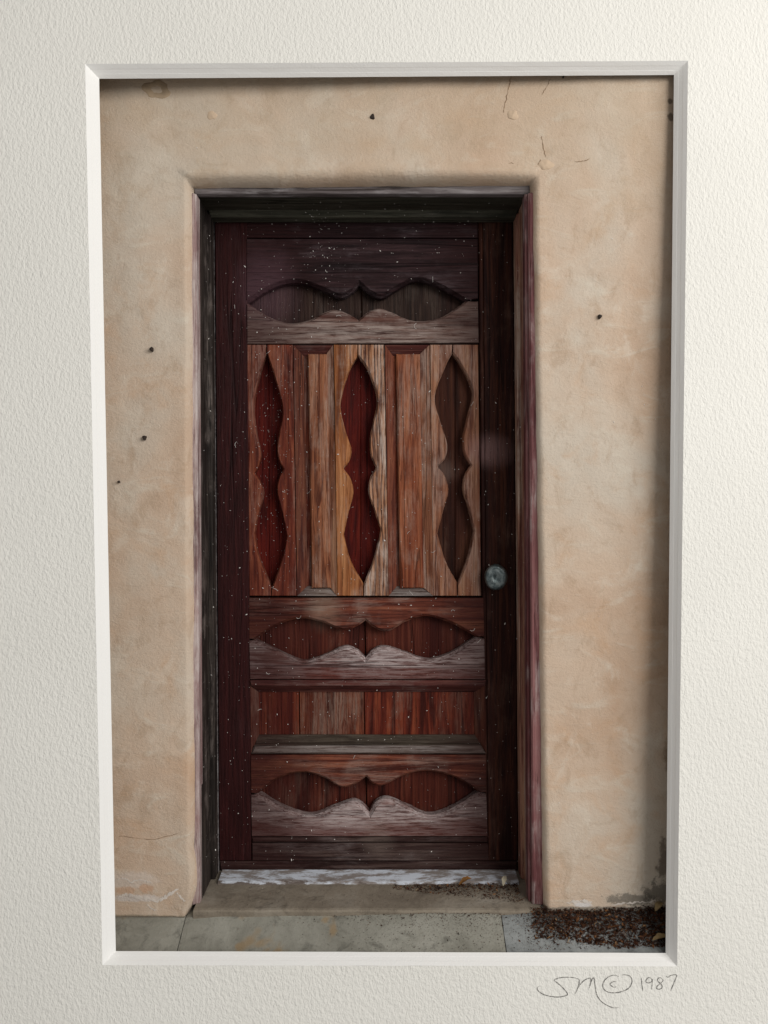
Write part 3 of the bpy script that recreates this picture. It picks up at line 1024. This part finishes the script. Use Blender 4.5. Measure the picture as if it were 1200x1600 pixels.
spots = []
for i in range(12500):          # drift against the foot of the wall, right of the step
    t = rnd.random() ** 0.8
    x = P(828, 0).x + t * 0.62
    wdt = 0.075 + 0.055 * t + 0.02 * noise.noise((x * 12, 0, 0))
    d = rnd.random() ** 1.1 * wdt * (1 + (0.9 * rnd.random() if rnd.random() < 0.12 else 0))
    hgt = 0.020 * (0.45 + 0.55 * t) * (1 - d / wdt) * (1 + 0.5 * noise.noise((x * 18, d * 20, 3)))
    spots.append((x, -d, ground_z(x, -d) + 0.002 + rnd.random() * max(0, hgt), min(0.011, 0.0029 * math.exp(rnd.gauss(0, 0.5)))))
for i in range(7000):           # dark crumbs of soil, thinning out over the pavement
    x = P(815, 0).x + abs(rnd.gauss(0.0, 0.30)) if i % 5 else rnd.gauss(0.3, 0.25)
    y = -abs(rnd.gauss(0, 0.055)) * (0.6 + 0.8 * max(0, x)) - 0.002
    spots.append((x, y, ground_z(x, y) + 0.0012, min(0.003, 0.0010 * math.exp(rnd.gauss(0, 0.45)))))
for i in range(2600):           # thin scatter on the pavement
    x = rnd.gauss(0.32, 0.26)
    y = -rnd.random() ** 2.2 * 0.14 - 0.008
    spots.append((x, y, ground_z(x, y) + 0.0015, 0.0011 * math.exp(rnd.gauss(0, 0.5))))
flakes('leaf_litter', spots, 'brown leaf litter heaped along the wall foot right of the step', 3)
spots = []
for i in range(2200):
    t = rnd.random() ** 0.7
    x = 0.02 + t * 0.42
    y = 0.147 - rnd.random() ** 1.5 * (0.025 + 0.10 * t)
    spots.append((x, y, zt + 0.002 + rnd.random() * 0.009 * t, min(0.007, 0.0019 * math.exp(rnd.gauss(0, 0.5)))))
for i in range(170):
    x = rnd.uniform(-0.5, 0.44)
    y = rnd.uniform(0.0, 0.145)
    spots.append((x, y, zt + 0.003, rnd.uniform(0.0008, 0.0022)))
flakes('step_litter', spots, 'brown leaf crumbs scattered on the doorstep before the threshold', 4)


def leaf(c, length, width, yaw, tilt, mat, label):
    vs, fs = [], []
    K = 8
    rot = Vector((math.cos(yaw), math.sin(yaw), 0))
    side = Vector((-math.sin(yaw), math.cos(yaw), 0))
    for i in range(K + 1):
        t = i / K
        wdt = width * math.sin(math.pi * min(1, t * 0.96 + 0.02)) ** 0.8 * (1 + 0.15 * math.sin(i * 2.3))
        for s in (-1, 0, 1):
            p = Vector(c) + rot * (t - 0.5) * length + side * s * wdt + Vector((0, 0, tilt * (t - 0.2) * length + abs(s) * wdt * 0.35 + 0.15 * length * math.sin(t * 3)))
            vs.append(p)
    for i in range(K):
        for s in range(2):
            a = i * 3 + s
            fs.append((a, a + 1, a + 4, a + 3))
    n0 = len(vs)
    me = mesh(vs + [v - Vector((0, 0, 0.0006)) for v in vs], fs + [tuple(n0 + q for q in f[::-1]) for f in fs], True)
    o = link('dry_leaf', me, mat)
    return tag(o, label, 'leaf', 'dry leaves lying by the door')


lf1 = m_plain('ochre_dry_leaf', col(158, 112, 62), 0.7)
lf2 = m_plain('pale_dry_leaf', col(206, 196, 172), 0.7)
lf3 = m_plain('straw_dry_leaf', col(160, 138, 100), 0.7)
x = P(727, 1380, 0.14).x
leaf((x, 0.142, zt + 0.010), 0.045, 0.012, 0.3, 0.35, lf1, 'curled ochre leaf lying against the white threshold')
x = P(788, 1380, 0.14).x
leaf((x, 0.140, zt + 0.014), 0.034, 0.008, 1.2, 0.5, lf2, 'pale dry leaf at the right end of the threshold')
x = P(1026, 1420).x
leaf((x, -0.02, ground_z(x, -0.02) + 0.024), 0.04, 0.011, 0.7, 0.3, lf3, 'straw coloured leaf on the litter in the far right corner')
x = P(1018, 1450).x
leaf((x, -0.085, ground_z(x, -0.085) + 0.010), 0.055, 0.013, 0.1, 0.05, lf3, 'flat straw leaf at the edge of the litter heap, nearest the right border')

# ---------------------------------------------------------------- mat board round the door
# the board leans: its foot stands out from the wall, its top and right side almost touch it
ML, MY, MT = 0.036, 0.028, 0.034            # lean, turn, thickness


def PM(px, py, off=0.0):
    q, p = (800 - py) * S, (px - 600) * S
    y0 = -0.130 + off
    t = (1 + y0 / D) / (1 - (q * ML + p * MY) / D)      # point on the tilted plane
    return Vector((p * t, y0 + ML * q * t + MY * p * t, H + q * t))


OUT = [(133, 100), (1075, 95), (1058, 1510), (160, 1508)]
INN = [(155, 123), (1053, 117), (1040, 1489), (181, 1486)]
big = [(-900, -800), (2100, -800), (2100, 2400), (-900, 2400)]
vs = [PM(x, y) for x, y in big] + [PM(x, y) for x, y in OUT]
fs = [(0, 1, 5, 4), (1, 2, 6, 5), (2, 3, 7, 6), (3, 0, 4, 7)]
vb = [v + Vector((0, 0.008, 0)) for v in vs]
vs2 = vs + vb
fs2 = fs + [tuple(q + 8 for q in f[::-1]) for f in fs] + [(i, (i + 1) % 4, (i + 1) % 4 + 8, i + 8) for i in range(4)]
mat = link('picture_mat', mesh(vs2, fs2), m_paper(), None, (0, -0.128, H))
tag(mat, 'off-white rough paper mat board with slanted cut edges framing the doorway', 'mat board')
core = m_core()
for i in range(4):
    j = (i + 1) % 4
    a = [PM(*OUT[i]), PM(*OUT[j]), PM(*INN[j], MT), PM(*INN[i], MT)]
    # subdivided strip with a faintly uneven knife cut
    n = 60
    vs, fs = [], []
    rows = [(0.0, 0), (0.33, 0), (0.36, 1), (0.66, 1), (0.69, 0), (1.0, 0)]
    for t, g in rows:
        for k in range(n + 1):
            s = k / n
            p0 = a[0].lerp(a[1], s)
            p1 = a[3].lerp(a[2], s)
            p = p0.lerp(p1, t)
            e = 0.0007 * noise.noise((s * 25 + i * 9, t * 3, 0.5)) * (1 if 0 < k < n else 0)
            p = p + Vector((0, 0.0006 * g + e, 0))
            vs.append(p)
    m = n + 1
    for r in range(len(rows) - 1):
        for k in range(n):
            q = r * m + k
            fs.append((q, q + 1, q + m + 1, q + m))
    link('bevel', mesh(vs, fs), core, mat)
bk = [PM(x, y, MT) for x, y in INN]
bo = [PM(x, y, MT) for x, y in big]
link('backing_sheet', mesh(bo + bk, fs), core, mat)

# pencil signature under the lower right corner of the window
U = lambda pts: [(830 + u / 5, 1500 + v / 5) for u, v in pts]
strokes = {
    'letter_s': [U([(64, 206), (50, 214), (50, 232), (66, 250), (95, 268), (140, 282), (195, 289), (245, 286), (280, 274), (283, 262), (268, 240), (235, 205), (200, 175), (182, 158), (200, 146), (240, 137), (300, 135), (350, 142), (375, 152)])],
    'letter_m': [U([(377, 152), (374, 185), (362, 225), (343, 267)]), U([(345, 262), (370, 210), (405, 168), (435, 148), (462, 142), (468, 155), (462, 190), (453, 222)]),
                 U([(454, 220), (466, 180), (478, 152), (486, 140), (494, 150), (498, 190), (506, 245), (522, 290), (550, 325), (590, 352), (630, 370), (660, 374), (683, 372)])],
    'copyright_mark': [U([(684, 130), (665, 121), (640, 120), (605, 132), (575, 158), (561, 190), (564, 220), (585, 243), (620, 255), (670, 255), (720, 243), (760, 222), (783, 190), (788, 158), (778, 132), (757, 120), (730, 116), (708, 117)]),
                       U([(668, 172), (650, 168), (630, 176), (617, 188), (628, 202), (645, 212), (666, 210)])],
    'digit_one': [U([(861, 140), (864, 175), (868, 210), (874, 242)])],
    'digit_nine': [U([(946, 160), (935, 142), (918, 138), (904, 148), (897, 165), (906, 178), (926, 178), (943, 166), (947, 150), (946, 185), (942, 230)])],
    'digit_eight': [U([(1026, 152), (1014, 140), (998, 140), (988, 153), (994, 170), (1010, 184), (1022, 200), (1022, 218), (1005, 228), (985, 226), (980, 214), (992, 198), (1012, 182), (1030, 162), (1028, 150)])],
    'digit_seven': [U([(1056, 124), (1068, 136), (1090, 122), (1115, 116), (1138, 120), (1128, 150), (1112, 190), (1098, 222), (1092, 243)])],
}
gm = m_pencil()
sig = empty('pencil_signature', PM(948, 1550))
sig.parent = mat
sig.location = PM(948, 1550) - WLOC[mat]
sig['label'] = 'pencil signature reading SM, copyright mark, 1987'
for nm, parts in strokes.items():
    vs, fs = [], []
    for st in parts:
        sp = spline(st, 6)
        me = ribbon(sp, 1.35, lambda px, py: PM(px, py).y, len(sp), 0.0009, 0.7)
        b = len(vs)
        vs += [v.co.copy() for v in me.vertices]
        fs += [tuple(b + q for q in p.vertices) for p in me.polygons]
        bpy.data.meshes.remove(me)
    link(nm, mesh(vs, fs), gm, sig)

# ---------------------------------------------------------------- dust and lint caught on the door
bpy.context.view_layer.update()
dg = bpy.context.evaluated_depsgraph_get()
vs, fs = [], []


def hit(px, py):
    eye = Vector((0, -D, H))
    o = P(px, py, 0.0)
    d = (o - eye).normalized()
    ok, loc, nrm, _i, ob, _m = scene.ray_cast(dg, o - d * 0.08, d, distance=0.6)
    return (loc, d) if ok else (None, None)


for i in range(1900):
    if i < 330:
        px, py = rnd.gauss(430, 26), rnd.gauss(720, 120)
    elif i < 420:
        px, py = rnd.gauss(500, 22), rnd.gauss(390, 40)
    elif i < 1750:
        px, py = rnd.uniform(318, 820), rnd.uniform(310, 1350)
    else:
        px, py = rnd.uniform(185, 1030), rnd.uniform(150, 1400)
    loc, d = hit(px, py)
    if loc is None:
        continue
    s = min(0.0026, 0.00066 * math.exp(rnd.gauss(0, 0.5)))
    loc = loc - d * 0.001
    k = len(vs)
    a = rnd.uniform(0, 6.28)
    ln = rnd.choice([1, 1, 1, 1.8, 2.6])
    u = Vector((math.cos(a), rnd.uniform(-0.3, 0.3), math.sin(a))) * s * ln
    v = Vector((-math.sin(a), rnd.uniform(-0.3, 0.3), math.cos(a))) * s
    vs += [loc - u, loc + v, loc + u, loc - v, loc - Vector((0, s, 0))]
    fs += [(k, k + 1, k + 4), (k + 1, k + 2, k + 4), (k + 2, k + 3, k + 4), (k + 3, k, k + 4), (k + 3, k + 2, k + 1, k)]
for (cx, cy, ln) in [(424, 918, 12), (651, 505, 13), (525, 494, 9), (512, 425, 6), (676, 432, 9), (416, 553, 8), (370, 690, 11), (486, 764, 12), (736, 634, 8), (470, 962, 10),
                     (640, 924, 16), (705, 955, 7), (416, 1050, 8), (403, 1110, 6), (735, 985, 9), (751, 1000, 7), (367, 482, 6), (555, 1180, 6), (640, 830, 6), (680, 860, 8)]:
    a, bend = rnd.uniform(0, 6.28), rnd.uniform(-0.5, 0.5)
    x, y = cx, cy
    pts = []
    for k in range(7):
        loc, d = hit(x, y)
        if loc is None:
            break
        pts.append(loc - d * 0.0015)
        x += math.cos(a) * ln / 6
        y += math.sin(a) * ln / 6
        a += bend
    for p, q in zip(pts, pts[1:]):
        if abs(p.y - q.y) > 0.01:
            continue
        t = (q - p)
        sd = Vector((-t.z, 0, t.x)).normalized() * 0.0005
        k = len(vs)
        vs += [p - sd, p + sd, q + sd, q - sd, p - Vector((0, 0.0006, 0)), q - Vector((0, 0.0006, 0))]
        fs += [(k, k + 4, k + 5, k + 3), (k + 4, k + 1, k + 2, k + 5), (k + 1, k, k + 3, k + 2)]
nd = N('pale_lint')
dust = link('dust', mesh(vs, fs), nd.done(col(226, 220, 214), 0.9), None, (0, 0, 0))
tag(dust, 'pale dust specks and lint caught on the dark door', 'dust', None, 'stuff')
